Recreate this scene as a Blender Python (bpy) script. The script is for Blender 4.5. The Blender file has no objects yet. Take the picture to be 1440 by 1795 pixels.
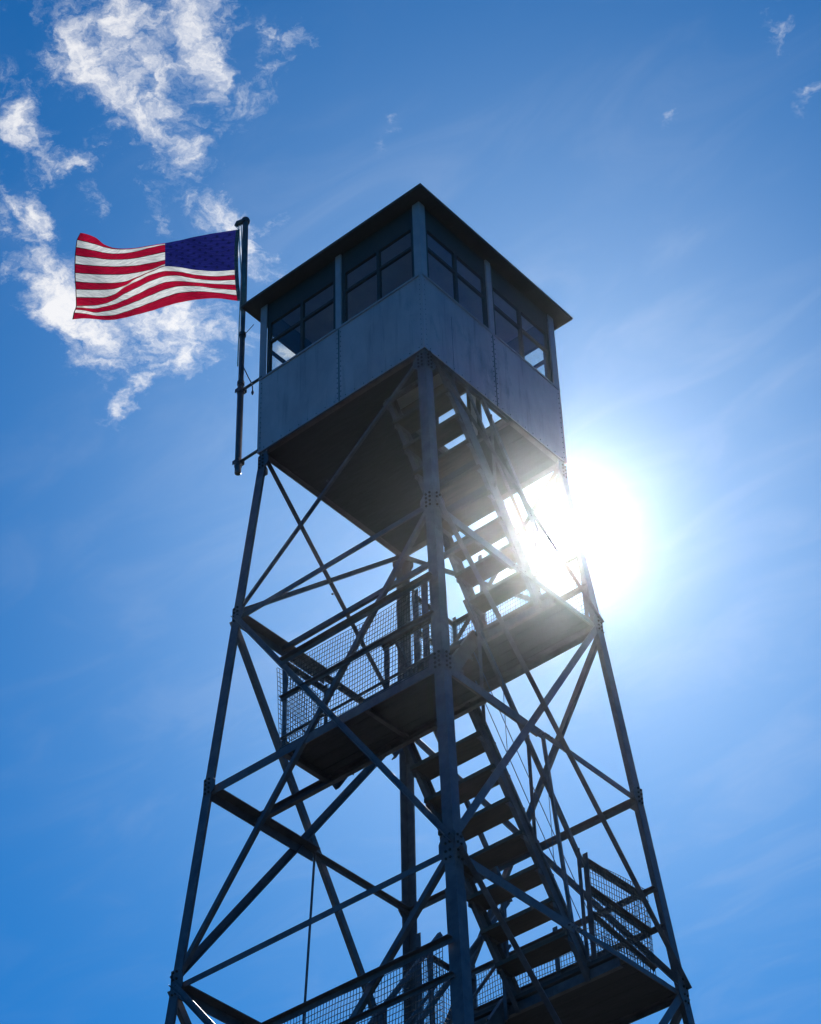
import bpy, math, random
from mathutils import Vector, Matrix
random.seed(7)
sc = bpy.context.scene
COL = sc.collection
ZB = 17.04                      # height of the cab's underside above the hilltop

# ------------------------------------------------------------------ helpers
def V(*a): return Vector(a)

class MB:
    """collects shapes and links them as one mesh object"""
    def __init__(s): s.v = []; s.f = []; s.m = []; s.smooth = []
    def add(s, vs, fs, mi=0, sm=False):
        b = len(s.v); s.v += [tuple(v) for v in vs]
        for f in fs:
            s.f.append([b + i for i in f]); s.m.append(mi); s.smooth.append(sm)
    def prism(s, prof, p0, p1, a, b, mi=0):
        """closed profile [(u,v)] along axes a,b swept from p0 to p1"""
        n = len(prof)
        vs = [p0 + a*u + b*w for u, w in prof] + [p1 + a*u + b*w for u, w in prof]
        fs = [[i, (i+1) % n, n+(i+1) % n, n+i] for i in range(n)]
        if n == 6 and getattr(s, 'ell', False):
            for o in (0, n):
                fs += [[o, o+1, o+2, o+3], [o, o+3, o+4, o+5]]
        else:
            fs += [list(range(n))[::-1], [n+i for i in range(n)]]
        s.add(vs, fs, mi)
    def beam(s, p0, p1, w, h, up=None, mi=0):
        d = (p1-p0).normalized(); up = up or V(0, 0, 1)
        if abs(d.dot(up)) > .99: up = V(1, 0, 0)
        a = d.cross(up).normalized(); b = a.cross(d).normalized()
        s.prism([(-w/2, -h/2), (w/2, -h/2), (w/2, h/2), (-w/2, h/2)], p0, p1, a, b, mi)
    def box(s, lo, hi, mi=0):
        s.beam(V((lo[0]+hi[0])/2, lo[1], (lo[2]+hi[2])/2), V((lo[0]+hi[0])/2, hi[1], (lo[2]+hi[2])/2),
               hi[0]-lo[0], hi[2]-lo[2], V(0, 0, 1), mi)
    def angle(s, p0, p1, d1, w1, d2, w2, t=.007, mi=0):
        ax = (p1-p0).normalized()
        a = (d1 - ax*d1.dot(ax)).normalized(); b = d2 - ax*d2.dot(ax); b = (b - a*b.dot(a)).normalized()
        s.ell = True
        s.prism([(t, t), (t, w2), (0, w2), (0, 0), (w1, 0), (w1, t)], p0, p1, a, b, mi)
        s.ell = False
    def channel(s, p0, p1, d1, depth, d2, fl, t=.007, mi=0):
        """web along d1 (centred), flanges towards d2"""
        ax = (p1-p0).normalized()
        a = (d1 - ax*d1.dot(ax)).normalized(); b = (d2 - ax*d2.dot(ax)); b = (b - a*b.dot(a)).normalized()
        h = depth/2
        for u0, u1, w0, w1 in ((-h, h, 0, t), (-h, -h+t, t, fl), (h-t, h, t, fl)):
            s.prism([(u0, w0), (u1, w0), (u1, w1), (u0, w1)], p0, p1, a, b, mi)
    def tube(s, pts, r, n=10, mi=0, cap=True):
        rr = r if isinstance(r, (list, tuple)) else [r]*len(pts)
        rings = []; a = None
        for i, p in enumerate(pts):
            d = (pts[min(i+1, len(pts)-1)] - pts[max(i-1, 0)]).normalized()
            if a is None:
                a = d.cross(V(0, 0, 1) if abs(d.z) < .95 else V(1, 0, 0)).normalized()
            a = (a - d*a.dot(d)).normalized(); b = d.cross(a)
            rings.append([p + (a*math.cos(2*math.pi*k/n) + b*math.sin(2*math.pi*k/n))*rr[i] for k in range(n)])
        vs = [q for R in rings for q in R]
        fs = []
        for i in range(len(pts)-1):
            for k in range(n):
                fs.append([i*n+k, i*n+(k+1) % n, (i+1)*n+(k+1) % n, (i+1)*n+k])
        s.add(vs, fs, mi, n > 5)
        if cap:
            s.add(rings[0], [list(range(n))[::-1]], mi); s.add(rings[-1], [list(range(n))], mi)
    def bolt(s, p, nrm, r=.012, h=.012, mi=0):
        s.tube([p, p+nrm*h*.7, p+nrm*h], [r, r, r*.6], 6, mi)
    def build(s, name, mats, parent=None, loc=None):
        me = bpy.data.meshes.new(name); me.from_pydata(s.v, [], s.f)
        for m in (mats if isinstance(mats, (list, tuple)) else [mats]): me.materials.append(m)
        me.polygons.foreach_set('material_index', s.m)
        me.polygons.foreach_set('use_smooth', s.smooth)
        me.update()
        o = bpy.data.objects.new(name, me); COL.objects.link(o)
        if parent: o.parent = parent
        if loc: o.location = loc
        return o

def tag(o, label=None, cat=None, group=None, kind=None):
    if label: o['label'] = label
    if cat: o['category'] = cat
    if group: o['group'] = group
    if kind: o['kind'] = kind
    return o

# ------------------------------------------------------------------ materials
def mat(name): 
    m = bpy.data.materials.new(name); m.use_nodes = True
    nt = m.node_tree; nt.nodes.clear()
    return m, nt, lambda t, **k: mk(nt, t, **k)
def mk(nt, t, **k):
    n = nt.nodes.new(t)
    for a, v in k.items():
        if a.startswith('i_'):
            key = a[2:]; key = int(key) if key.isdigit() else key.replace('_', ' ')
            n.inputs[key].default_value = v
        else: setattr(n, a, v)
    return n
def painted(name, c1, c2, rough=.5, metal=0., scale=9., spots=None, bump=.15, stretch=(1, 1, 1), runs=None):
    m, nt, N = mat(name); L = nt.links.new
    tc = N('ShaderNodeTexCoord'); mp = N('ShaderNodeMapping'); mp.inputs['Scale'].default_value = stretch
    L(tc.outputs['Object'], mp.inputs[0])
    n1 = N('ShaderNodeTexNoise', i_Scale=scale, i_Detail=7., i_Roughness=.65); L(mp.outputs[0], n1.inputs['Vector'])
    r1 = N('ShaderNodeValToRGB'); r1.color_ramp.elements[0].position = .33; r1.color_ramp.elements[1].position = .7
    r1.color_ramp.elements[0].color = (*c1, 1); r1.color_ramp.elements[1].color = (*c2, 1)
    L(n1.outputs['Fac'], r1.inputs[0])
    b = N('ShaderNodeBsdfPrincipled', i_Roughness=rough, i_Metallic=metal)
    col = r1.outputs[0]
    if spots:
        n2 = N('ShaderNodeTexNoise', i_Scale=scale*.45, i_Detail=9., i_Roughness=.75); L(mp.outputs[0], n2.inputs['Vector'])
        r2 = N('ShaderNodeValToRGB'); r2.color_ramp.elements[0].position = .58; r2.color_ramp.elements[1].position = .72
        L(n2.outputs['Fac'], r2.inputs[0])
        mx = N('ShaderNodeMixRGB'); mx.inputs[2].default_value = (*spots, 1)
        L(r2.outputs[0], mx.inputs[0]); L(col, mx.inputs[1]); col = mx.outputs[0]
    if runs:                                   # rust runs and rain streaks down the sheet
        m2 = N('ShaderNodeMapping'); m2.inputs['Scale'].default_value = (11, 11, .55); L(tc.outputs['Object'], m2.inputs[0])
        n4 = N('ShaderNodeTexNoise', i_Scale=1.5, i_Detail=6., i_Roughness=.7); L(m2.outputs[0], n4.inputs['Vector'])
        r4 = N('ShaderNodeMapRange', i_1=.54, i_2=.74, i_3=0., i_4=.5); L(n4.outputs['Fac'], r4.inputs[0])
        mx = N('ShaderNodeMixRGB'); mx.inputs[2].default_value = (*runs, 1); L(r4.outputs[0], mx.inputs[0]); L(col, mx.inputs[1]); col = mx.outputs[0]
        n5 = N('ShaderNodeTexNoise', i_Scale=2.2, i_Detail=2.); L(tc.outputs['Object'], n5.inputs['Vector'])
        bq = N('ShaderNodeBump', i_Strength=.5, i_Distance=.05); L(n5.outputs['Fac'], bq.inputs['Height'])
    L(col, b.inputs['Base Color'])
    rr = N('ShaderNodeMapRange', i_3=max(.1, rough-.15), i_4=min(1, rough+.2)); L(n1.outputs['Fac'], rr.inputs[0]); L(rr.outputs[0], b.inputs['Roughness'])
    bp = N('ShaderNodeBump', i_Strength=bump, i_Distance=.004)
    n3 = N('ShaderNodeTexNoise', i_Scale=scale*6, i_Detail=4.); L(mp.outputs[0], n3.inputs['Vector'])
    L(n3.outputs['Fac'], bp.inputs['Height']); L(bp.outputs[0], b.inputs['Normal'])
    if runs: L(bq.outputs[0], bp.inputs['Normal'])
    o = N('ShaderNodeOutputMaterial'); L(b.outputs[0], o.inputs[0])
    return m
M = {}
M['steel'] = painted('weathered_galvanised_steel', (.056, .053, .066), (.135, .125, .145), .45, .25, 7, (.045, .036, .03))
M['sheet'] = painted('grey_painted_sheet_metal', (.40, .30, .315), (.56, .43, .45), .5, .1, 3.2, (.22, .215, .225), .35, (1, 1, .45), (.16, .105, .075))
M['seam'] = painted('dark_seam_sealant', (.05, .05, .055), (.08, .08, .085), .6, 0, 8)
M['bolt'] = painted('rusty_bolt', (.03, .022, .018), (.06, .04, .03), .7, .2, 20)
M['post'] = painted('grey_painted_post', (.33, .28, .30), (.44, .37, .39), .5, .1, 6)
M['sash'] = painted('brown_window_sash', (.028, .022, .02), (.05, .038, .032), .6, 0, 14, None, .2)
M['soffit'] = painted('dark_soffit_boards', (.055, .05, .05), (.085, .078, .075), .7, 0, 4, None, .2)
M['roofing'] = painted('roofing_metal', (.20, .21, .21), (.30, .31, .31), .4, .4, 5)
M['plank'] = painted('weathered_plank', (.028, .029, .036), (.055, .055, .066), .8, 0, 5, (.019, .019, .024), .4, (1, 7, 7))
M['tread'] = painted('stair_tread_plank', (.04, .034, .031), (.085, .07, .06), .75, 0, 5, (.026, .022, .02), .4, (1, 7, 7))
M['wire'] = painted('galvanised_wire', (.045, .05, .055), (.08, .085, .09), .55, .2, 20)
M['cable'] = painted('blue_safety_cable', (.035, .07, .16), (.05, .10, .22), .5, .1, 20)
M['pole'] = painted('dark_pole_paint', (.06, .065, .07), (.12, .125, .13), .33, .55, 8, (.10, .08, .06))
M['rope'] = painted('white_halyard_rope', (.62, .62, .60), (.74, .74, .72), .8, 0, 40)
M['ceil'] = painted('pale_ceiling_paint', (.30, .31, .32), (.42, .43, .44), .7, 0, 3, None, .2)
M['inner'] = painted('cab_lining_boards', (.17, .15, .14), (.25, .225, .205), .7, 0, 4)
# glass
def glassmat():
    m, nt, N = mat('old_window_glass'); L = nt.links.new
    t = N('ShaderNodeBsdfTransparent'); t.inputs[0].default_value = (.95, .97, .97, 1)
    tc = N('ShaderNodeTexCoord'); n = N('ShaderNodeTexNoise', i_Scale=6., i_Detail=6.); L(tc.outputs['Object'], n.inputs['Vector'])
    g = N('ShaderNodeBsdfGlossy', i_Roughness=.06); g.inputs[0].default_value = (.9, .92, .95, 1)
    d = N('ShaderNodeBsdfDiffuse'); d.inputs[0].default_value = (.5, .5, .5, 1)      # dust film on the pane
    lw = N('ShaderNodeLayerWeight'); pw = N('ShaderNodeMath', operation='POWER'); pw.inputs[1].default_value = 5; L(lw.outputs['Facing'], pw.inputs[0])
    fr = N('ShaderNodeMath', operation='MULTIPLY_ADD'); fr.inputs[1].default_value = .9; fr.inputs[2].default_value = .035; L(pw.outputs[0], fr.inputs[0])
    m1 = N('ShaderNodeMixShader'); L(fr.outputs[0], m1.inputs[0]); L(t.outputs[0], m1.inputs[1]); L(g.outputs[0], m1.inputs[2])
    mr = N('ShaderNodeMapRange', i_1=.35, i_2=.75, i_3=.01, i_4=.05); L(n.outputs['Fac'], mr.inputs[0])
    m2 = N('ShaderNodeMixShader'); L(mr.outputs[0], m2.inputs[0]); L(m1.outputs[0], m2.inputs[1]); L(d.outputs[0], m2.inputs[2])
    o = N('ShaderNodeOutputMaterial'); L(m2.outputs[0], o.inputs[0])
    return m
M['glass'] = glassmat()
def fabric(name, c, trans, wr=1.):
    m, nt, N = mat(name); L = nt.links.new
    tc = N('ShaderNodeTexCoord'); mp = N('ShaderNodeMapping'); mp.inputs['Rotation'].default_value = (0, .5, .2)
    mp.inputs['Scale'].default_value = (3, 3, 13); L(tc.outputs['Object'], mp.inputs[0])
    n = N('ShaderNodeTexNoise', i_Scale=1.6, i_Detail=5., i_Roughness=.55, i_Distortion=1.2); L(mp.outputs[0], n.inputs['Vector'])
    bp = N('ShaderNodeBump', i_Strength=.95*wr, i_Distance=.03); L(n.outputs['Fac'], bp.inputs['Height'])
    n2 = N('ShaderNodeTexNoise', i_Scale=4., i_Detail=6.); L(mp.outputs[0], n2.inputs['Vector'])
    hs = N('ShaderNodeMapRange', i_1=.3, i_2=.7, i_3=.70, i_4=1.12); L(n2.outputs['Fac'], hs.inputs[0])  # uneven tone put into the cloth colour to imitate fold shading
    mu = N('ShaderNodeVectorMath', operation='SCALE'); mu.inputs[0].default_value = c; L(hs.outputs[0], mu.inputs['Scale'])
    d = N('ShaderNodeBsdfDiffuse'); t = N('ShaderNodeBsdfTranslucent')
    for x in (d, t): L(mu.outputs[0], x.inputs['Color']); L(bp.outputs[0], x.inputs['Normal'])
    mx = N('ShaderNodeMixShader', i_0=trans); L(d.outputs[0], mx.inputs[1]); L(t.outputs[0], mx.inputs[2])
    o = N('ShaderNodeOutputMaterial'); L(mx.outputs[0], o.inputs[0])
    return m
FL = [fabric('flag_red_nylon', (.50, .006, .034), .66), fabric('flag_white_nylon', (.92, .86, .74), .68),
      fabric('flag_blue_nylon', (.016, .020, .15), .64, 2.), fabric('flag_sewn_seam', (.05, .008, .018), .25),  # sewn seams: shade of doubled cloth against the sun put into their colour
      fabric('flag_star_nylon', (.16, .18, .34), .6, 1.)]
def starmat(m):
    nt = m.node_tree; o = [n for n in nt.nodes if n.type == 'OUTPUT_MATERIAL'][0]; src = o.inputs[0].links[0].from_socket
    t = nt.nodes.new('ShaderNodeBsdfTransparent'); mx = nt.nodes.new('ShaderNodeMixShader'); mx.inputs[0].default_value = .5
    nt.links.new(t.outputs[0], mx.inputs[1]); nt.links.new(src, mx.inputs[2]); nt.links.new(mx.outputs[0], o.inputs[0])
starmat(FL[4])
M['band'] = fabric('flag_heading_canvas', (.16, .20, .22), .25)

# ------------------------------------------------------------------ tower geometry
A0, TB = 1.0491, .07236                       # half width of the frame at the cab and its batter
LV = [0, -2.069, -3.974, -5.884, -7.75, -9.62, -11.5, -13.35, -15.2, -ZB]
def hw(z): return A0 - TB*z
def C(k, z): s = {'L': (-1, -1), 'N': (1, -1), 'R': (1, 1), 'F': (-1, 1)}[k]; return V(s[0]*hw(z), s[1]*hw(z), z)
tower = bpy.data.objects.new('lookout_tower', None); COL.objects.link(tower)
tower.location = (0, 0, ZB)
# children keep coordinates relative to the cab's underside
tag(tower, 'tall square steel lattice lookout tower with glazed cab on top and zigzag stairs inside', 'lookout tower')

NV = {'LN': V(0, -1, 0), 'NR': V(1, 0, 0), 'LF': V(-1, 0, 0), 'RF': V(0, 1, 0)}
# legs: rolled angles, heel outwards
SG = {'L': (-1, -1), 'N': (1, -1), 'R': (1, 1), 'F': (-1, 1)}
for k, (sx, sy) in SG.items():
    b = MB()
    for z0, z1, w in ((.02, LV[3]-.35, .098), (LV[3]-.35, LV[6]-.3, .108), (LV[6]-.3, -ZB+.02, .118)):
        b.angle(C(k, z0), C(k, z1), V(-sx, 0, 0), w, V(0, -sy, 0), w, .011)
    leg = b.build('leg', M['steel'], tower)
    for z in LV[:6]:
        for ax in (0, 1):
            g = MB()
            c = C(k, z)
            if z == 0: c = C(k, -.16)
            t = V(-sx, 0, 0) if ax == 0 else V(0, -sy, 0)        # along the face
            nout = V(0, sy, 0) if ax == 0 else V(sx, 0, 0)
            h = .17 if z != LV[3] else .25
            p = c + nout*.004
            g.beam(p + t*.006 + V(0, 0, -h/2), p + t*.006 + t*.0 + V(0, 0, h/2), .008, .008)
            g.prism([(.004, -h/2), (.096, -h/2), (.14, -h*.2), (.14, h*.2), (.096, h/2), (.004, h/2)], p, p + nout*.006, t, V(0, 0, 1))
            for u in (.03, .072):
                for q in (-.4, -.14, .14, .4):
                    g.bolt(p + nout*.006 + t*u + V(0, 0, h*q), nout, .0115, .014, 1)
            g.build('gusset_plate', [M['steel'], M['bolt']], leg)

def face_pts(fc, z): return C(fc[0], z), C(fc[1], z)
def strut(fc, z, w=.052, f0=0., f1=1., off=.020, t=.007, name='strut'):
    p, q = face_pts(fc, z); n = NV[fc]
    d = (q-p); L = d.length; u = d/L
    a = p + u*max(.02, f0*L) - n*off; e = p + u*min(L-.02, f1*L) - n*off
    b = MB(); b.angle(a, e, V(0, 0, -1), w, -n, w, t)
    for s_, pt in ((1, a), (-1, e)):
        for k in (.03, .075): b.bolt(pt + u*s_*k + V(0, 0, -w*.5), n, .009, .020)
    return b.build(name, M['steel'], tower)
def diag(fc, z0, z1, flip, w=.056, outer=False):
    p = C(fc[1] if flip else fc[0], z0); q = C(fc[0] if flip else fc[1], z1); n = NV[fc]
    u = (q-p).normalized(); side = n.cross(u).normalized()
    if side.z < 0: side = -side
    p = p + u*.03; q = q - u*.03
    if z0 == 0: p = p + V(0, 0, -.03)
    b = MB()
    if outer: b.angle(p + n*.013, q + n*.013, side, w, n, w*.62, .006)
    else: b.angle(p - n*.013, q - n*.013, side, w, -n, w*.9, .006)
    b.bolt(p.lerp(q, .5) + n*.012 + side*w*.5, n, .011, .018)
    return b.build('brace', M['steel'], tower)

FACES = ('LN', 'NR', 'LF', 'RF')
for z in LV[1:8]:
    for fc in FACES:
        if fc in ('LF', 'NR'):
            inner = .10 if fc == 'LF' else .085
            fi = (0, .5) if fc in ('LF', 'NR') else (0, 1)
            strut(fc, z, inner, 0, .5, .024, .009, 'heavy_strut'); strut(fc, z, .05, .502, 1)
        elif fc == 'LN' and z == LV[2]: strut(fc, z, .085, t=.009)
        elif fc == 'RF' and z == LV[1]: strut(fc, z, .075, t=.009)
        else: strut(fc, z, .054)
for fc in FACES:
    if fc != 'LN': diag(fc, 0, LV[1], False, .052, fc == 'NR')
    if fc != 'NR': diag(fc, 0, LV[1], True, .03 if fc == 'LN' else .05, False)
    for i in (1, 3, 5):
        w = {'LN': .044, 'NR': .066, 'LF': .064, 'RF': .054}[fc] + (0 if i == 1 else .004)
        diag(fc, LV[i], LV[i+2], False, w+.006, True); diag(fc, LV[i], LV[i+2], True, w, False)
    diag(fc, LV[7], -ZB+.1, False, .07, True); diag(fc, LV[7], -ZB+.1, True, .07, False)
# hanger rods from the crossing of the braces to the strut below
for fc in ('LF', 'NR'):
    for i in (2, 4):
        p = face_pts(fc, LV[i]); q = face_pts(fc, LV[i+1]); n = NV[fc]
        b = MB(); b.angle((p[0]+p[1])/2 - n*.04 + V(0, 0, -.02), (q[0]+q[1])/2 - n*.04 + V(0, 0, .03), V(0, 1, 0), .026, -n, .026, .005)
        b.build('hanger', M['steel'], tower)
# inner floor beams parallel to the stair treads
def fbeam(y, z, x0, x1, d=.075):
    b = MB(); b.channel(V(x0, y, z-.012-d/2), V(x1, y, z-.012-d/2), V(0, 0, 1), d, V(0, -1 if y > 0 else 1, 0), .03)
    return b.build('floor_beam', M['steel'], tower)
fbeam(-.60, LV[1], -1.15, 1.16, .055)

# ------------------------------------------------------------------ wire guards and rails
def mesh_panel(b, o, u, w, v, h, cu=.030, cv=.050, r=.0035, bulge=.0, wob=.004, nrm=None):
    """welded wire: o + u*(0..w) + v*(0..h)"""
    nrm = nrm or u.cross(v).normalized()
    nu = max(2, int(w/cu)); nv = max(2, int(h/cv))
    ph = random.random()*6
    def P(s, t):
        x = s*w; y = t*h
        dz = bulge*math.sin(math.pi*s)*(t**2) + wob*math.sin(x*7+ph)*math.sin(y*5+ph*2)
        return o + u*(x + wob*.6*math.sin(y*6+ph)) + v*(y + wob*math.sin(x*5+ph)) + nrm*dz
    for i in range(nu+1):
        b.tube([P(i/nu, j/6) for j in range(7)], r, 4, cap=False)
    for j in range(nv+1):
        b.tube([P(i/10, j/nv) + nrm*r*1.6 for i in range(11)], r, 4, cap=False)

def deck(name, x0, x1, y0, y1, z, n, beams=()):
    b = MB()
    wy = (y1-y0)/n
    for i in range(n):
        j = random.uniform(-.012, .012)
        b.box((x0+j, y0+i*wy+.004, z+.002+random.uniform(0, .003)), (x1+j*.5, y0+(i+1)*wy-.004, z+.038))
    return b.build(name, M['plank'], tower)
def child_beam(par, p, q, w, h, nm='joist', m='steel', up=None):
    b = MB(); b.beam(V(*p), V(*q), w, h, up); return b.build(nm, M[m], par)
def rail(par, p, q, w=.045, nm='rail', n2=V(0, 0, 1)):
    b = MB(); p = V(*p); q = V(*q)
    d = (q-p).normalized(); s_ = d.cross(V(0, 0, 1)).normalized()
    b.angle(p, q, V(0, 0, -1), w, s_, w, .006); return b.build(nm, M['steel'], par)
def post(par, p, h, w=.042, nm='guard_post'):
    b = MB(); p = V(*p); b.angle(p, p+V(0, 0, h), V(1, 0, 0), w, V(0, 1, 0), w, .006); return b.build(nm, M['steel'], par)

def landing_low(lv, rails, xl, xr):           # landing along the L-N face
    z = LV[lv]; yf = -hw(z)
    yi = -.72 if lv == 2 else -.80
    L_ = deck('landing', xl, xr, yf+.045, yi+.02, z, 4)
    fb = MB(); fb.channel(V(-hw(z)+.05, yi-.012, z-.05), V(hw(z)-.05, yi-.012, z-.05), V(0, 0, 1), .085, V(0, -1, 0), .045)
    fb.build('floor_beam', M['steel'], L_)
    child_beam(L_, (xl+.06, yf+.05, z-.032), (xl+.06, yi-.03, z-.032), .05, .055)
    child_beam(L_, (.45, yf+.05, z-.022), (.45, yi-.03, z-.022), .04, .035)
    b = MB()                                   # toe angle along the open edge
    hr = rails[0]
    yr = yf+.055
    mesh_panel(b, V(xl+.02, yr, z+.05), V(1, 0, 0), rails[2]-xl-.02, V(-.004, .045, .95).normalized(), rails[3], bulge=-.02, wob=.006)
    g = b.build('wire_guard', M['wire'], L_)
    b = MB(); mesh_panel(b, V(xl, yr, z+.05), V(0, 1, 0), yi-yr-.02, V(-.06, .0, .95).normalized(), rails[3]-.02, bulge=.03, wob=.008)
    b.build('wire_guard', M['wire'], L_)
    for h in rails[0]:
        rail(L_, (xl+(.02 if lv == 2 else -.3), yr-.012, z+h), (rails[1], yr-.012, z+h), .05 if h == rails[0][0] else .036)
    rail(L_, (xl+.015, yr, z+rails[0][0]), (xl+.015, yi, z+rails[0][0]), .04)
    rail(L_, (xl+.015, yr, z+.12), (xl+.015, yi, z+.12), .03)
    rail(L_, (xl+.02, yr-.01, z+.13), (rails[1], yr-.01, z+.13), .018)
    post(L_, (xl+.02, yr, z+.0), rails[0][0]+.02, .05)
    post(L_, (xl+.03, yi-.05, z+.0), rails[0][0]+.02)
    return L_
LA = landing_low(2, ((.96, .555), 1.235, 1.20, .90), -.50, 1.26)
post(LA, (1.075, -hw(LV[2])+.075, LV[2]+.04), .95, .065)
ya = -hw(LV[2])+.075
post(LA, (.655, ya, LV[2]+.02), .545, .052); rail(LA, (.63, ya+.02, LV[2]+.535), (1.22, ya+.02, LV[2]+.545), .036); post(LA, (.975, ya, LV[2]+.03), .93, .026)

LA2 = landing_low(4, ((1.035, .74), 1.50, 1.36, .99), -.70, 1.50)
post(LA2, (.30, -.88, LV[4]+.04), 1.0, .045); post(LA2, (1.05, -.88, LV[4]+.04), 1.35, .04)

def landing_high(lv, y0, xl, xr):             # landing along the R-F face
    z = LV[lv]; yo = hw(z)
    L_ = deck('landing', xl, xr, y0-.02, yo-.04, z, 5)
    fb = MB(); fb.channel(V(-hw(z)+.05, y0+.012, z-.05), V(hw(z)-.05, y0+.012, z-.05), V(0, 0, 1), .085, V(0, 1, 0), .045)
    fb.build('floor_beam', M['steel'], L_)
    child_beam(L_, (xl+.05, y0+.03, z-.03), (xl+.05, yo-.05, z-.03), .05, .055)
    return L_
LC = landing_high(1, .51, -.50, 1.14)
LB = landing_high(3, .60, -.62, 1.42)
# guards of the upper far landing
z = LV[1]; yg = hw(z)-.06
b = MB(); mesh_panel(b, V(-.50, yg, z+.05), V(1, 0, 0), 1.60, V(0, -.02, .9).normalized(), .86, wob=.006); b.build('wire_guard', M['wire'], LC)
b = MB(); mesh_panel(b, V(-.50, .55, z+.05), V(0, 1, 0), yg-.55, V(0, 0, 1), .86, wob=.006); b.build('wire_guard', M['wire'], LC)
for h in (.92, .5): rail(LC, (-.5, yg-.01, z+h), (1.12, yg-.01, z+h), .04); rail(LC, (-.495, .53, z+h), (-.495, yg, z+h), .035)
for x, y in ((-.48, .54), (-.48, yg-.03), (.30, .56), (1.08, yg-.03)): post(LC, (x, y, z+.03), .95)
# guards of the lower far landing
z = LV[3]; yg = hw(z)-.075
b = MB(); mesh_panel(b, V(-.70, yg, z+.10), V(1, 0, 0), 1.92, V(0, 0, 1), .90, wob=.008); b.build('wire_guard', M['wire'], LB)
b = MB()
o = V(1.15, .66, z+.30); e = V(1.235, yg, z+.30)
mesh_panel(b, o, (e-o).normalized(), (e-o).length, V(.0, .0, 1), .74, wob=.008, bulge=.02); b.build('wire_guard', M['wire'], LB)
b = MB()
o = V(1.15, .66, z+.06); e = V(1.235, yg, z+.06)
mesh_panel(b, o, (e-o).normalized(), (e-o).length, V(.0, .0, 1), .30, wob=.008); b.build('wire_guard', M['wire'], LB)
for h in (1.022, .655): rail(LB, (-.66, hw(z+h)-.03, z+h), (hw(z+h)-.05, hw(z+h)-.03, z+h), .040)
rail(LB, (1.14, .65, z+1.035), (1.19, yg, z+1.0), .05); rail(LB, (1.14, .65, z+.775), (1.225, yg, z+.64), .052); rail(LB, (1.14, .65, z+.55), (1.23, yg, z+.30), .035)
rail(LB, (-.66, yg-.02, z+.16), (1.2, yg-.02, z+.16), .03)
rail(LB, (-.68, .62, z+.95), (-.68, yg, z+.95), .04)
b = MB(); mesh_panel(b, V(-.69, .64, z+.08), V(0, 1, 0), yg-.64, V(0, 0, 1), .86, wob=.006); b.build('wire_guard', M['wire'], LB)
for x, y in ((1.14, .64), (-.68, .64), (-.68, yg-.02), (.25, yg-.03)): post(LB, (x, y, z+.03), 1.06, .05)

# ------------------------------------------------------------------ stairs
def stair(x0, x1, y0, z0, y1, z1, n, left_rail=True, right_rail=True, hr=(.60, .90), cables=False, top_ext=0., shift=0.):
    """flight from the low end (y0,z0) to the high end (y1,z1), between x0 and x1"""
    d = V(0, y1-y0, z1-z0); u = d.normalized(); nrm = V(0, -u.z, u.y) if u.y > 0 else V(0, u.z, -u.y)
    b = MB()
    for x, s_ in ((x0, 1), (x1, -1)):
        p = V(x, y0, z0-.02) - u*.06; q = V(x, y1, z1) + u*.02
        b.channel(p, q, nrm, .135, V(s_, 0, 0), .045, .008)
    st = b.build('stair', M['steel'], tower)
    sgn = 1 if y1 > y0 else -1
    for i in range(1, n):
        t = i/n; c = V(0, y0, z0) + d*t + V(0, 0, shift)
        tr = MB(); dp = .225
        tr.box((x0+.009, c.y-dp/2, c.z-.038), (x1-.009, c.y+dp/2, c.z))
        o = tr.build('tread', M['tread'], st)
        for x, s_ in ((x0+.009, 1), (x1-.009, -1)):
            br = MB()
            br.angle(V(x, c.y-dp/2+.02, c.z-.040), V(x, c.y+dp/2-.02, c.z-.040), V(0, 0, -1), .042, V(s_, 0, 0), .042, .006)
            br.build('tread_bracket', M['steel'], st)
    for x, on, o_ in ((x0, left_rail, -.012), (x1, right_rail, .012)):
        if not on: continue
        for h, w in zip(hr, (.024, .040)):
            pb = MB(); p = V(x+o_, y0, z0+h) - u*.02; q = V(x+o_, y1, z1+h) + u*.10
            pb.beam(p, q, w*.8, w); pb.build('handrail', M['steel'], st)
        for t in (.06, .5, .94):
            c = V(x+o_*1.2, y0, z0) + d*t
            pb = MB(); pb.angle(c + V(0, 0, -.07), c + V(0, 0, hr[1]), V(0, 1, 0), .034, V(o_, 0, 0), .034, .005); pb.build('stair_post', M['steel'], st)
    if cables:
        for h in cables:
            pb = MB(); p = V(x1+.03, y0, z0+h); q = V(x1+.03, y1, z1+h)
            pb.tube([p.lerp(q, k/8) + V(0, 0, -.012*math.sin(math.pi*k/8)) for k in range(9)], .0038, 5); pb.build('cable', M['cable'], st)
        for t in (.32, .72):
            c = V(x1+.03, y0, z0) + d*t
            pb = MB(); pb.tube([c+V(0, 0, .10), c+V(0, 0, hr[1])], .003, 5); pb.build('cable', M['cable'], st)
    return st
s1 = stair(.375, 1.13, .63, LV[3], -.70, LV[2], 8, hr=(.02, .98), right_rail=True, left_rail=True, cables=(.22, .52))
s2 = stair(-.42, .26, -.70, LV[2], .52, LV[1], 8, left_rail=False, right_rail=False)
s3 = stair(.335, 1.02, .52, LV[1], -.72, 0., 9, hr=(.45, .85), left_rail=False)
s4 = stair(-.42, .30, -.78, LV[4], .61, LV[3], 8, hr=(.5, .92))

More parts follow.
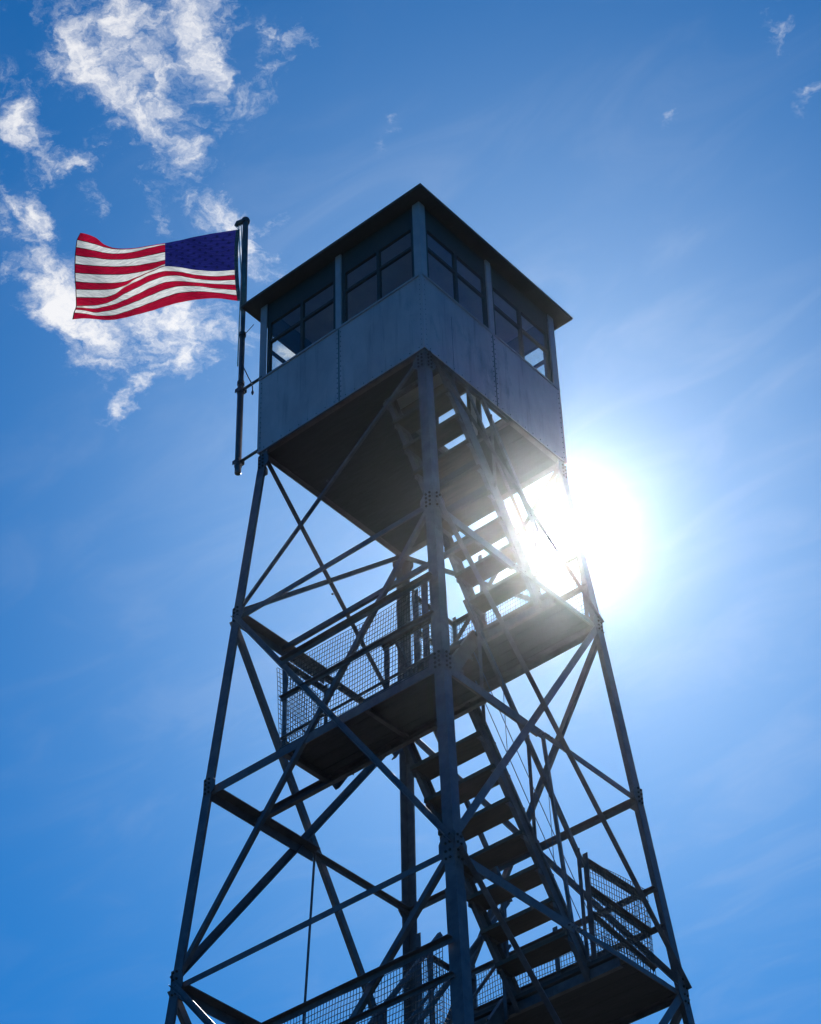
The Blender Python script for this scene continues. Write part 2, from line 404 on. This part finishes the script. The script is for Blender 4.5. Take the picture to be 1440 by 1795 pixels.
# ------------------------------------------------------------------ cab
H = 1.067
HX0, HX1, HY0, HY1 = .30, 1.03, -.76, .22      # hatch where the stair comes up
SILL, WT, TOP = .979, 1.74, 2.045
b = MB()
def plank_run(x0, x1, y0, y1):
    n = max(1, round((y1-y0)/.14)); w = (y1-y0)/n
    for i in range(n):
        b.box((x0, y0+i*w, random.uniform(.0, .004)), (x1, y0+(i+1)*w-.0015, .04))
plank_run(-H+.01, HX0, -H+.01, H-.01)
plank_run(HX0+.001, H-.01, -H+.01, HY0); plank_run(HX0+.001, H-.01, HY1, H-.01)
plank_run(HX1, H-.01, HY0+.001, HY1-.001)
cab = b.build('cab', M['plank'], tower)
b = MB()
for x in (HX0, HX1): b.beam(V(x, HY0, -.012), V(x, HY1, -.012), .035, .07)
for y in (HY0, HY1): b.beam(V(HX0+.02, y, -.012), V(HX1-.02, y, -.012), .035, .07)
b.build('hatch_frame', M['steel'], cab)
def rot4(k, p):
    for _ in range(k): p = V(-p.y, p.x, p.z)
    return p
def box4(b, k, lo, hi, mi=0):
    a = rot4(k, V(*lo)); c = rot4(k, V(*hi))
    b.box([min(a[i], c[i]) for i in range(3)], [max(a[i], c[i]) for i in range(3)], mi)
for k in range(4):                             # k=0: wall on the L-N side, then turning
    nout = rot4(k, V(0, -1, 0)); al = rot4(k, V(1, 0, 0))
    for s_ in (-1, 1):
        b = MB()
        x0, x1 = (-H+.003, -.002) if s_ < 0 else (.002, H-.003)
        box4(b, k, (x0, -H, -.012), (x1, -H+.006, SILL))
        for i in range(14):                    # rivet rows along seam, corner and foot
            zz = .04+i*.068
            for xx in ((-.022 if s_ < 0 else .022), (-H+.03 if s_ < 0 else H-.03)):
                b.bolt(rot4(k, V(xx, -H, zz)), nout, .0065, .005, 1)
        for i in range(9):
            b.bolt(rot4(k, V(x0+.08+i*.115, -H, .02)), nout, .006, .005, 1)
        b.build('wall_panel', [M['sheet'], M['seam']], cab)
        b = MB(); box4(b, k, (x0 + (.03 if s_ < 0 else 0), -H+.03, .04), (x1 - (.03 if s_ > 0 else 0), -H+.042, SILL-.04)); b.build('wall_lining', M['inner'], cab)
    b = MB(); box4(b, k, (-.006, -H-.003, -.012), (.006, -H-.0005, SILL-.01)); b.build('seam_strip', M['seam'], cab)
    b = MB(); box4(b, k, (-.036, -H-.006, SILL+.004), (.036, -H+.04, TOP)); 
    for i in range(7): b.bolt(rot4(k, V(.02, -H-.006, SILL+.08+i*.14)), nout, .007, .005)
    b.build('wall_post', M['post'], cab)
    b = MB(); box4(b, k, (-H-.002, -H-.012, SILL+.0), (-.040, -H+.05, SILL+.022)); box4(b, k, (.040, -H-.012, SILL), (H-.03, -H+.05, SILL+.022)); b.build('window_sill', M['post'], cab)
    for s_ in (-1, 1):
        X0, X1 = (-H+.085, -.038) if s_ < 0 else (.038, H-.085)
        y0, y1 = -H+.012, -H+.045
        zb = SILL+.024; zm = 1.478; xm = (X0+X1)/2
        b = MB()
        for lo, hi in (((X0, zb), (X0+.042, TOP-.002)), ((X1-.042, zb), (X1, TOP-.002)),
                       ((X0+.043, zb), (X1-.043, zb+.03)), ((X0+.043, WT), (X1-.043, TOP-.002)),
                       ((xm-.018, zb+.031), (xm+.018, WT-.001))):
            box4(b, k, (lo[0], y0, lo[1]), (hi[0], y1, hi[1]))
        for xa, xb in ((X0+.043, xm-.019), (xm+.019, X1-.043)):
            box4(b, k, (xa, y0+.003, zm-.018), (xb, y1-.003, zm+.018))
        b.build('window_frame', M['sash'], cab)
        b = MB(); box4(b, k, (X0+.043, -H+.027, zb+.031), (X1-.043, -H+.030, WT-.001)); b.build('window_pane', M['glass'], cab)
    # corner post: one angle per corner, heel outwards
    c0 = rot4(k, V(H+.004, -H-.004, SILL+.004))
    b = MB(); b.angle(c0, c0+V(0, 0, TOP-SILL-.006), rot4(k, V(-1, 0, 0)), .088, rot4(k, V(0, 1, 0)), .088, .010)
    for i in range(7):
        b.bolt(c0 + rot4(k, V(-.03, 0, .05+i*.15)), nout, .007, .005)
    b.build('corner_post', M['post'], cab)
    c1 = rot4(k, V(H+.004, -H-.004, -.014))
    b = MB(); b.angle(c1, c1+V(0, 0, SILL+.012), rot4(k, V(-1, 0, 0)), .034, rot4(k, V(0, 1, 0)), .034, .004)
    for i in range(15): b.bolt(c1 + rot4(k, V(-.022, 0, .04+i*.066)), nout, .006, .005)
    b.build('corner_trim', M['sheet'], cab)
    # foot angle under the wall
    b = MB(); b.angle(rot4(k, V(-H+.06, -H+.008, -.014)), rot4(k, V(H-.06, -H+.008, -.014)), V(0, 0, -1), .012, rot4(k, V(0, 1, 0)), .06, .005); b.build('sill_angle', M['steel'], cab)
# roof
E_ = H+.1465
b = MB()
n = 16
for i in range(n):
    w = 2*E_/n
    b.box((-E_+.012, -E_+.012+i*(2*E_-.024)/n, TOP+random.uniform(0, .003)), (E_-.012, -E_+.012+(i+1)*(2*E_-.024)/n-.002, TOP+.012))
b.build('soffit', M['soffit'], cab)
b = MB(); b.box((-H+.07, -H+.07, TOP-.03), (H-.07, H-.07, TOP-.018)); b.build('ceiling', M['ceil'], cab)
b = MB()
for k in range(4):
    box4(b, k, (-E_, -E_, TOP-.004), (E_-.012, -E_+.011, TOP+.014), 1)
vs = [V(-E_-.008, -E_-.008, TOP+.016), V(E_+.008, -E_-.008, TOP+.016), V(E_+.008, E_+.008, TOP+.016), V(-E_-.008, E_+.008, TOP+.016), V(0, 0, TOP+.36),
      V(-E_-.008, -E_-.008, TOP+.022), V(E_+.008, -E_-.008, TOP+.022), V(E_+.008, E_+.008, TOP+.022), V(-E_-.008, E_+.008, TOP+.022), V(0, 0, TOP+.40)]
b.add(vs, [[5, 6, 9], [6, 7, 9], [7, 8, 9], [8, 5, 9], [3, 2, 1, 0], [0, 1, 6, 5], [1, 2, 7, 6], [2, 3, 8, 7], [3, 0, 5, 8]])
b.build('roof', [M['roofing'], M['soffit']], cab)

for c_ in tower.children: c_.location.z += ZB
tower.location = (0, 0, 0)

# ------------------------------------------------------------------ flagpole
PX, PY = -1.33, -1.067
pole = bpy.data.objects.new('flagpole', None); COL.objects.link(pole); pole.location = (PX, PY, ZB-.115)
tag(pole, 'dark slim metal flagpole bracketed to the left corner of the cab', 'flagpole')
zt = 3.60+.115
b = MB()
b.tube([V(0, 0, 0), V(0, 0, .01), V(0, 0, 1.18), V(0, 0, 1.185), V(0, 0, 1.95), V(0, 0, 1.955), V(0, 0, 2.32), V(0, 0, 2.325), V(-.012, 0, zt)],
       [.030, .033, .033, .028, .028, .024, .024, .034, .031], 14)
for zz in (.11, 1.12, 1.24, 1.95): b.tube([V(0, 0, zz-.022), V(0, 0, zz+.022)], .038, 14)
b.build('pole_tube', M['pole'], pole)
b = MB()
b.tube([V(-.012, 0, zt-.01), V(-.012, 0, zt+.02), V(-.012, 0, zt+.05), V(-.012, 0, zt+.065)], [.044, .050, .040, .012], 14)
b.tube([V(-.03, -.02, zt+.01), V(-.085, -.04, zt+.0), V(-.112, -.05, zt-.03)], [.030, .034, .020], 10)
b.build('truck_cap', M['pole'], pole)
for zz, x1 in ((.14, .27), (1.13, .30)):
    b = MB(); b.tube([V(.02, 0, zz), V(x1-.0, 0.005, zz+.005)], .016, 8)
    b.beam(V(-.042, -.036, zz), V(.05, -.036, zz), .006, .05); b.beam(V(-.042, .036, zz), V(.05, .036, zz), .006, .05)
    b.bolt(V(.045, -.04, zz), V(0, -1, 0), .010, .02)
    b.build('bracket', M['pole'], pole)
b = MB()                                        # loose loop of line with its cleat below the upper bracket
b.tube([V(.03, -.01, 1.47), V(.06, -.02, 1.40), V(.12, -.02, 1.24), V(.165, -.02, 1.13)], .006, 6)
b.tube([V(.165, -.02, 1.13), V(.185, -.02, 1.06), V(.19, -.02, .99)], .006, 6)
b.tube([V(.19, -.02, .995), V(.19, -.02, .97), V(.19, -.02, .94)], [.008, .016, .007], 8)
b.build('tie_line', M['pole'], pole)
b = MB()                                        # guy wire to the eave
b.tube([V(.02, 0, 1.93), V(.14, .02, 2.02)], .004, 6); b.build('guy_wire', M['wire'], pole)

# ------------------------------------------------------------------ camera numbers (also used to shape the flag from its drawn outline)
CAMP = V(10.37465, -12.63011, -15.39313+ZB)
CR = Matrix(((.75637576, .45119765, .47362045), (.6536538, -.49349866, -.57375583), (-.02514622, .74355884, -.66819751)))
FPX = 4039.537
def ray(px, py): return (CR @ V((px-720)/FPX, -(py-897.5)/FPX, -1)).normalized()

# ------------------------------------------------------------------ flag
cols = [  # fly -> hoist; crop x (scale 3.59, origin 100,360), 14 stripe edges
 ([146, 124, 117, 112, 110, 110, 112, 116, 118, 119, 117, 112, 104, 96], [172, 214, 262, 312, 368, 422, 478, 526, 578, 632, 642, 655, 674, 717]),
 (172, [176, 226, 272, 322, 374, 428, 484, 529, 579, 632, 645, 660, 680, 711]),
 (240, [200, 243, 285, 328, 380, 432, 488, 530, 580, 629, 648, 674, 692, 715]),
 (300, [246, 262, 298, 337, 383, 434, 489, 529, 579, 618, 636, 666, 694, 721]),
 (360, [267, 274, 303, 340, 385, 434, 488, 524, 560, 594, 622, 655, 690, 719]),
 (430, [271, 276, 300, 338, 383, 432, 479, 502, 512, 552, 594, 630, 670, 706]),
 (500, [266, 270, 288, 330, 378, 422, 452, 459, 478, 518, 562, 602, 646, 688]),
 (590, [251, 255, 264, 311, 363, 404, 414, 418, 436, 474, 518, 564, 612, 664]),
 (672, [238, 242, 247, 293, 347, 372, 379, 383, 414, 446, 486, 530, 580, 638]),
 (692, [234, 240, 250, 292, 340, 366, 376, 381, 413, 443, 482, 524, 573, 632]),
 (760, [221, 243, 266, 290, 314, 338, 364, 386, 416, 441, 476, 508, 552, 613]),
 (880, [194, 225, 255, 286, 316, 346, 376, 405, 438, 462, 485, 507, 541, 592]),
 (1000, [172, 207, 242, 276, 311, 345, 379, 412, 446, 472, 494, 522, 548, 584]),
 ([1128, 1124, 1120, 1118, 1117, 1117, 1117, 1118, 1119, 1121, 1123, 1127, 1131, 1136], [153, 189, 226, 262, 298, 335, 371, 405, 437, 468, 499, 532, 565, 600]),
]
NC = len(cols)
def colx(c, j): return c[0][j] if isinstance(c[0], list) else c[0]
def catmull(a, b, c, d, t): return b + .5*t*(c-a + t*(2*a-5*b+4*c-d + t*(3*(b-c)+d-a)))
us = []
acc = 0
xs = [colx(c, 6) for c in cols]
US = [(x-xs[0])/(xs[-1]-xs[0]) for x in xs]     # 0 fly, 1 hoist
def flagpx(s, v):
    """s: 0 fly..1 hoist, v: 0..13 stripe units"""
    i = max(k for k in range(NC-1) if US[k] <= s+1e-9); t = (s-US[i])/(US[i+1]-US[i])
    j = min(12, int(v)); w = v-j
    def at(k, q):
        k = min(max(k, 0), NC-1); q = min(max(q, 0), 13)
        return colx(cols[k], q), cols[k][1][q]
    def colv(k):
        a = at(k, j); c = at(k, j+1)
        return a[0]*(1-w)+c[0]*w, a[1]*(1-w)+c[1]*w
    m = (US[i+1]-US[i])
    P0, P1, P2, P3 = colv(i-1), colv(i), colv(i+1), colv(i+2)
    X = P1[0]*(1-t)+P2[0]*t
    d1 = (P2[1]-P0[1])/max(1e-6, US[min(i+1, NC-1)]-US[max(i-1, 0)])*m
    d2 = (P3[1]-P1[1])/max(1e-6, US[min(i+2, NC-1)]-US[i])*m
    h00 = 2*t**3-3*t*t+1; h10 = t**3-2*t*t+t; h01 = -2*t**3+3*t*t; h11 = t**3-t*t
    Y = h00*P1[1]+h10*d1*.8+h01*P2[1]+h11*d2*.8
    return 100+X/3.59, 360+Y/3.59
fdir = V(-.80, -.60, 0).normalized(); fn = V(-.60, .80, 0).normalized()
hoist = V(PX-.07, PY-.03, ZB+3.5)
def flag3d(s, v):
    px, py = flagpx(s, v)
    r = ray(px, py)
    a = 1-s
    off = .075*math.sin(a*8.2+v*.20+.4)*min(1, a*3) + .035*math.sin(a*15+v*.42)*min(1, a*4) + .05*a*math.sin(v*.55+1.) + .010*math.sin(a*34+v*1.1)*min(1, a*5)
    t = ((hoist-CAMP).dot(fn)+off)/r.dot(fn)
    return CAMP + r*t
rows = []                                        # (v, stripe material) strips, seams between
for k in range(13):
    e = .045
    vv = [k+(e if k else 0), k+.27, k+.5, k+.73, k+1-(e if k < 12 else 0)]
    for i in range(4): rows.append((vv[i], vv[i+1], 0 if k % 2 == 0 else 1, k))
    if k < 12: rows.append((k+1-e, k+1+e, 3, k))
scan = US[8]+.008
ss = sorted(set([0, .006] + [i/110 for i in range(1, 110)] + [scan, .5*(scan+1)] + [1]))
ss = [s for s in ss if s == scan or abs(s-scan) > .004]
b = MB()
grid = {}
def gv(i, v):
    key = (i, round(v, 4))
    if key not in grid:
        grid[key] = len(b.v); b.v.append(tuple(flag3d(ss[i], v) - hoist))
    return grid[key]
stars = []
for r_ in range(9):
    for c_ in range(6 if r_ % 2 == 0 else 5):
        stars.append(((c_*2+1+(r_ % 2))/12, (r_+1)/10))
for i in range(len(ss)-1):
    sm = .5*(ss[i]+ss[i+1])
    for v0, v1, mi, k in rows:
        m_ = mi
        if sm > scan and v1 <= 7.0: m_ = 2
        if sm > scan and m_ == 3 and v0 < 6.5: m_ = 2
        if sm > scan and k == 6 and mi == 3: m_ = 2
        if sm < .006 or (v0 < .02 and m_ != 2 and v1 < .02): m_ = 3
        b.f.append([gv(i, v0), gv(i+1, v0), gv(i+1, v1), gv(i, v1)]); b.m.append(m_); b.smooth.append(True)
# stars sewn on both sides of the canton, a hair above the cloth
for sx, sy in stars:
    s0 = scan+(1-scan)*(1-sx); v0 = 7*sy
    for side in (-1, 1):
        pts = []
        c3 = flag3d(s0, v0)
        du = (flag3d(min(1, s0+.01), v0)-flag3d(s0-.01, v0)); dv = (flag3d(s0, v0+.1)-flag3d(s0, v0-.1))
        nn = du.cross(dv).normalized()*side*.0025
        for q in range(10):
            rr = .36 if q % 2 == 0 else .15
            an = math.pi*q/5
            ds = rr*math.sin(an)*.040; dvv = -rr*math.cos(an)
            pts.append(flag3d(min(.999, s0+ds), v0+dvv) + nn - hoist)
        b.add([c3+nn-hoist]+pts, [[0, 1+q, 1+(q+1) % 10] for q in range(10)], 4)
flag = b.build('flag', FL, None, hoist)
tag(flag, 'waving red, white and blue striped flag with blue canton flying left of the cab', 'flag')
# heading band with snap and halyard
b = MB()
hp = [flag3d(1, 13*k/20) - hoist for k in range(21)]
inw = (flag3d(1, 6)-flag3d(.97, 6)).normalized()
for k in range(20):
    o = V(0, 0, .0)
    a_, c_ = hp[k], hp[k+1]
    e1 = a_ + inw*.042; e2 = c_ + inw*.042
    b.add([a_+fn*.002, c_+fn*.002, e2+fn*.002, e1+fn*.002, a_-fn*.002, c_-fn*.002, e2-fn*.002, e1-fn*.002],
          [[0, 1, 2, 3], [7, 6, 5, 4], [0, 4, 5, 1], [3, 2, 6, 7]] + ([[0, 3, 7, 4]] if k == 0 else []) + ([[1, 5, 6, 2]] if k == 19 else []), 0, True)
b.build('heading_band', M['band'], flag)
b = MB()
zz = zt
hal0 = hp[0] + inw*.03 + hoist - V(*pole.location); hal1 = hp[20] + inw*.03 + hoist - V(*pole.location)
topb = V(-.112, -.05, zt-.03)
b.tube([topb, topb.lerp(hal0, .6), hal0], .005, 6)
b.tube([topb+V(.03, .02, 0), topb.lerp(hal1, .35)+V(.030, .01, 0), topb.lerp(hal1, .7)+V(.03, .01, 0), V(-.03, -.02, hal1.z-.1), V(-.034, -.02, 1.5)], .0075, 7)
b.tube([topb+V(.055, .03, 0), V(-.045, .0, zt-.5), V(-.038, -.012, hal1.z-.05), V(-.030, -.022, 1.5)], .0065, 7)
b.tube([hal1, hal1+V(.02, .01, -.06), V(-.034, -.02, hal1.z-.15)], .005, 6)
b.build('halyard', M['rope'], pole)

# ------------------------------------------------------------------ ground
def ground():
    m, nt, N = mat('dry_hilltop_grass'); L = nt.links.new
    tc = N('ShaderNodeTexCoord')
    n1 = N('ShaderNodeTexNoise', i_Scale=.15, i_Detail=8., i_Roughness=.7); L(tc.outputs['Object'], n1.inputs['Vector'])
    n2 = N('ShaderNodeTexNoise', i_Scale=6., i_Detail=8., i_Roughness=.7); L(tc.outputs['Object'], n2.inputs['Vector'])
    ad = N('ShaderNodeMath', operation='MULTIPLY_ADD'); ad.inputs[1].default_value = .5; L(n2.outputs['Fac'], ad.inputs[0])
    hf = N('ShaderNodeMath', operation='MULTIPLY'); hf.inputs[1].default_value = .5; L(n1.outputs['Fac'], hf.inputs[0]); L(hf.outputs[0], ad.inputs[2])
    r = N('ShaderNodeValToRGB'); e = r.color_ramp.elements
    e[0].position = .38; e[0].color = (.022, .03, .02, 1); e[1].position = .62; e[1].color = (.075, .075, .072, 1)
    x = e.new(.5); x.color = (.032, .037, .028, 1)
    L(ad.outputs[0], r.inputs[0])
    bs = N('ShaderNodeBsdfPrincipled', i_Roughness=.95); L(r.outputs[0], bs.inputs['Base Color'])
    bp = N('ShaderNodeBump', i_Strength=.6, i_Distance=.05); L(n2.outputs['Fac'], bp.inputs['Height']); L(bp.outputs[0], bs.inputs['Normal'])
    o = N('ShaderNodeOutputMaterial'); L(bs.outputs[0], o.inputs[0])
    b = MB(); rings = [0, 3, 6, 10, 16, 26, 45, 80, 150, 300]; ns = 64
    b.v.append((0, 0, 0))
    for R in rings[1:]:
        for k in range(ns):
            a = 2*math.pi*k/ns
            z_ = -max(0, R-30)**1.5*.004 + (.12*math.sin(a*3+R)*min(1, (R-6)/20) if R > 6 else 0) - .0
            b.v.append((R*math.cos(a), R*math.sin(a), z_))
    for k in range(ns): b.f.append([0, 1+k, 1+(k+1) % ns]); b.m.append(0); b.smooth.append(True)
    for i in range(len(rings)-2):
        for k in range(ns):
            p = 1+i*ns; b.f.append([p+k, p+ns+k, p+ns+(k+1) % ns, p+(k+1) % ns]); b.m.append(0); b.smooth.append(True)
    return tag(b.build('ground', m), 'bare dry grassy hilltop around the tower base', None, None, 'structure')
ground()
for k in SG:
    c = C(k, -ZB)
    b = MB(); s_ = .32
    b.prism([(-s_, -s_), (s_, -s_), (s_, s_), (-s_, s_)], V(c.x, c.y, -ZB-.3), V(c.x, c.y, -ZB+.12), V(1, 0, 0), V(0, 1, 0))
    b.build('footing', painted('concrete', (.28, .27, .25), (.38, .37, .35), .85, 0, 5), tower, (0, 0, ZB))

# ------------------------------------------------------------------ haze: thin forward-scattering volume, added to imitate lens glare round the sun
HAZE = .00016
if HAZE:
    m = bpy.data.materials.new('glare_haze'); m.use_nodes = True; nt = m.node_tree; nt.nodes.clear()
    pv = nt.nodes.new('ShaderNodeVolumePrincipled')
    pv.inputs['Color'].default_value = (.90, .95, 1, 1); pv.inputs['Density'].default_value = HAZE
    pv.inputs['Anisotropy'].default_value = .972; pv.inputs['Density Attribute'].default_value = ''; pv.inputs['Temperature Attribute'].default_value = ''
    o = nt.nodes.new('ShaderNodeOutputMaterial'); nt.links.new(pv.outputs[0], o.inputs['Volume'])
    b = MB(); x, z0, z1 = 320, -24, 24
    b.add([V(-x, -x, z0), V(x, -x, z0), V(x, x, z0), V(-x, x, z0), V(-x, -x, z1), V(x, -x, z1), V(x, x, z1), V(-x, x, z1)],
          [[3, 2, 1, 0], [4, 5, 6, 7], [0, 1, 5, 4], [1, 2, 6, 5], [2, 3, 7, 6], [3, 0, 4, 7]])
    tag(b.build('haze', m), 'thin added haze that spreads sun glare around the tower', None, None, 'stuff')

# ------------------------------------------------------------------ light and sky
SUN = V(-.433, .619, .656).normalized()
EL = math.asin(SUN.z); AZ = math.atan2(SUN.x, SUN.y)
ld = bpy.data.lights.new('sun', 'SUN'); ld.energy = 4.0; ld.angle = math.radians(.53); ld.color = (1, .98, .965)
lo = bpy.data.objects.new('sun', ld); COL.objects.link(lo); lo.rotation_euler = SUN.to_track_quat('Z', 'Y').to_euler()

W = bpy.data.worlds.new('World'); sc.world = W; W.use_nodes = True
nt = W.node_tree; nt.nodes.clear(); L = nt.links.new
N = lambda t, **k: mk(nt, t, **k)
def math_(op, a, b=None, c=None, clamp=False):
    n = N('ShaderNodeMath', operation=op); n.use_clamp = clamp
    for i, x in enumerate((a, b, c)):
        if x is None: continue
        if isinstance(x, (int, float)): n.inputs[i].default_value = x
        else: L(x, n.inputs[i])
    return n.outputs[0]
def vmath(op, a, b=None, scale=None):
    n = N('ShaderNodeVectorMath', operation=op)
    for i, x in enumerate((a, b)):
        if x is None: continue
        if isinstance(x, (tuple, Vector)): n.inputs[i].default_value = tuple(x)
        else: L(x, n.inputs[i])
    if scale is not None: n.inputs['Scale'].default_value = scale
    return n
def maprange(x, a, b, c, d, smooth=True):
    n = N('ShaderNodeMapRange', i_1=a, i_2=b, i_3=c, i_4=d); n.interpolation_type = 'SMOOTHSTEP' if smooth else 'LINEAR'
    L(x, n.inputs[0]); return n.outputs[0]
tc = N('ShaderNodeTexCoord'); DIR = tc.outputs['Generated']
sky = N('ShaderNodeTexSky'); sky.sky_type = 'NISHITA'; sky.sun_disc = False
sky.sun_elevation = EL; sky.sun_rotation = AZ % (2*math.pi)
sky.altitude = 1200; sky.air_density = 1.0; sky.dust_density = .6; sky.ozone_density = 1.6
hsv = N('ShaderNodeHueSaturation', i_Saturation=1.0, i_Value=1.0); L(sky.outputs[0], hsv.inputs['Color'])
tint = N('ShaderNodeMixRGB', blend_type='MULTIPLY', i_0=1.); tint.inputs[2].default_value = (.04, .50, .99, 1); L(hsv.outputs[0], tint.inputs[1])
# the sun's disc and the bright air round it
cosg = vmath('DOT_PRODUCT', DIR, SUN).outputs['Value']
ang = math_('ARCCOSINE', math_('MINIMUM', cosg, 1.))
disc = maprange(ang, .0044, .0052, 150., 0.)
aur = math_('MULTIPLY', math_('POWER', 2.718, math_('MULTIPLY', ang, -110.)), 14.)
aur2 = math_('MULTIPLY', math_('POWER', 2.718, math_('MULTIPLY', math_('MULTIPLY', ang, ang), -38.)), 2.9)
glow = N('ShaderNodeVectorMath', operation='SCALE'); glow.inputs[0].default_value = (1, .98, .95)
L(math_('ADD', math_('ADD', disc, aur), aur2), glow.inputs['Scale'])
# fair-weather cloud scraps on a high deck: position = direction / height
sep = N('ShaderNodeSeparateXYZ'); L(DIR, sep.inputs[0])
zc = math_('MAXIMUM', sep.outputs[2], .05)
comb = N('ShaderNodeCombineXYZ'); L(math_('DIVIDE', sep.outputs[0], zc), comb.inputs[0]); L(math_('DIVIDE', sep.outputs[1], zc), comb.inputs[1])
Q = comb.outputs[0]
def q2(px, py): r = ray(px, py); return V(r.x/r.z, r.y/r.z, 0)
nz = N('ShaderNodeTexNoise', i_Scale=22., i_Detail=5., i_Roughness=.6); L(Q, nz.inputs['Vector'])
warp = vmath('SCALE', vmath('SUBTRACT', nz.outputs['Color'], (.5, .5, .5)).outputs[0], None, .035).outputs[0]
nz2 = N('ShaderNodeTexNoise', i_Scale=75., i_Detail=6., i_Roughness=.65); L(Q, nz2.inputs['Vector'])
warp2 = vmath('SCALE', vmath('SUBTRACT', nz2.outputs['Color'], (.5, .5, .5)).outputs[0], None, .014).outputs[0]
QW = vmath('ADD', vmath('ADD', Q, warp).outputs[0], warp2).outputs[0]
BL = [ # px, py, semi-axes along and across, angle (degrees, clockwise from right), weight
 (225, 50, 150, 66, 55, .95), (335, 30, 140, 66, 75, 1.05), (150, 110, 120, 52, 50, .95), (250, 190, 130, 54, 50, 1.1), (322, 250, 60, 32, 55, .95),
 (372, 130, 120, 38, 78, .9), (90, 60, 90, 46, 60, .62), (40, 215, 80, 54, 65, 1.05), (112, 285, 66, 30, -20, .85), (12, 365, 50, 44, 60, .85),
 (68, 380, 48, 27, 75, 1.1), (160, 348, 28, 17, 70, .7), (108, 520, 100, 52, 62, 1.1), (150, 570, 110, 52, 40, 1.1), (290, 560, 120, 66, 15, 1.15),
 (340, 615, 62, 34, -60, .9), (228, 690, 70, 26, -55, .95), (185, 655, 60, 26, 60, .72), (395, 395, 95, 48, 40, .95), (265, 365, 44, 24, 55, .7),
 (480, 110, 100, 42, -60, .60), (510, 80, 60, 34, -20, .52), (475, 375, 48, 34, -50, .58), (660, 250, 70, 22, -65, .48), (1350, 45, 70, 32, 70, .55), (1430, 170, 46, 22, -40, .62),
 (1187, 203, 24, 17, 60, .58), (1205, 250, 16, 11, 0, .5), (14, 470, 22, 24, 60, .6), (445, 450, 52, 34, 70, .66), (70, 10, 100, 26, 10, .6), (62, 450, 46, 24, 60, .62), (300, 640, 60, 26, 20, .6), (500, 612, 46, 30, -30, 1.1)]
mask = None
for px, py, ra, rb, deg, w in BL:
    c = q2(px, py); ex = (q2(px+8, py)-c)/8; ey = (q2(px, py+8)-c)/8
    J = Matrix(((ex.x, ey.x), (ex.y, ey.y))).inverted()
    t = math.radians(deg); ct, st = math.cos(t), math.sin(t)
    r1 = V((ct*J[0][0]+st*J[1][0])/ra, (ct*J[0][1]+st*J[1][1])/ra, 0); r2 = V((-st*J[0][0]+ct*J[1][0])/rb, (-st*J[0][1]+ct*J[1][1])/rb, 0)
    d = vmath('SUBTRACT', QW, c).outputs[0]
    a = vmath('DOT_PRODUCT', d, r1).outputs['Value']; e = vmath('DOT_PRODUCT', d, r2).outputs['Value']
    rr = math_('ADD', math_('MULTIPLY', a, a), math_('MULTIPLY', e, e))
    bl = math_('MULTIPLY', math_('POWER', 2.718, math_('MULTIPLY', rr, -.9)), w)
    mask = bl if mask is None else math_('MAXIMUM', math_('ADD', math_('MULTIPLY', bl, .35), mask), bl)
f1 = N('ShaderNodeTexNoise', i_Scale=42., i_Detail=12., i_Roughness=.62, i_Distortion=.6); L(QW, f1.inputs['Vector'])
f2 = N('ShaderNodeTexNoise', i_Scale=120., i_Detail=10., i_Roughness=.65, i_Distortion=.4); L(QW, f2.inputs['Vector'])
fb = math_('ADD', math_('MULTIPLY', f1.outputs['Fac'], .66), math_('MULTIPLY', f2.outputs['Fac'], .34))
dens = math_('ADD', mask, math_('MULTIPLY_ADD', fb, 3.4, -1.77))
cl = math_('MULTIPLY', maprange(dens, .24, 1.5, 0., 1.), maprange(mask, .02, .26, 0., 1.))
vmp = N('ShaderNodeMapping'); vmp.inputs['Rotation'].default_value = (0, 0, .9); vmp.inputs['Scale'].default_value = (2.6, 6.5, 1); L(Q, vmp.inputs[0])
veil = N('ShaderNodeTexNoise', i_Scale=2.6, i_Detail=8., i_Roughness=.58, i_Distortion=.9); L(vmp.outputs[0], veil.inputs['Vector'])
vmask = maprange(ang, .06, .34, .13, .02)
cl = math_('MAXIMUM', cl, math_('MULTIPLY', maprange(veil.outputs['Fac'], .42, .80, 0., 1.), vmask))
ccol = N('ShaderNodeMixRGB'); ccol.inputs[1].default_value = (6.2, 6.9, 8.2, 1); ccol.inputs[2].default_value = (9.2, 9.2, 9.4, 1)
L(maprange(dens, .3, 1.3, 0., 1.), ccol.inputs[0])
mixc = N('ShaderNodeMixRGB'); L(math_('MULTIPLY', cl, .95), mixc.inputs[0]); L(tint.outputs[0], mixc.inputs[1]); L(ccol.outputs[0], mixc.inputs[2])
tot = vmath('ADD', mixc.outputs[0], glow.outputs[0]).outputs[0]
bg = N('ShaderNodeBackground', i_Strength=.10); L(tot, bg.inputs[0])
wo = N('ShaderNodeOutputWorld'); L(bg.outputs[0], wo.inputs[0])
W.cycles.sampling_method = 'NONE'

# ------------------------------------------------------------------ camera
cd = bpy.data.cameras.new('camera'); cam = bpy.data.objects.new('camera', cd); COL.objects.link(cam)
cam.matrix_world = Matrix.Translation(CAMP) @ CR.to_4x4()
cd.sensor_fit = 'HORIZONTAL'; cd.sensor_width = 36; cd.lens = FPX/1440*36; cd.clip_start = .1; cd.clip_end = 3000
sc.camera = cam
vs = sc.view_settings; vs.view_transform = 'Standard'; vs.look = 'None'; vs.exposure = 0.0; vs.gamma = 1
sc.cycles.volume_bounces = 0; sc.cycles.max_bounces = 8; sc.cycles.transparent_max_bounces = 12
sc.cycles.use_denoising = True; sc.cycles.denoiser = 'OPENIMAGEDENOISE'; sc.cycles.use_adaptive_sampling = False
sc.cycles.sample_clamp_indirect = 6
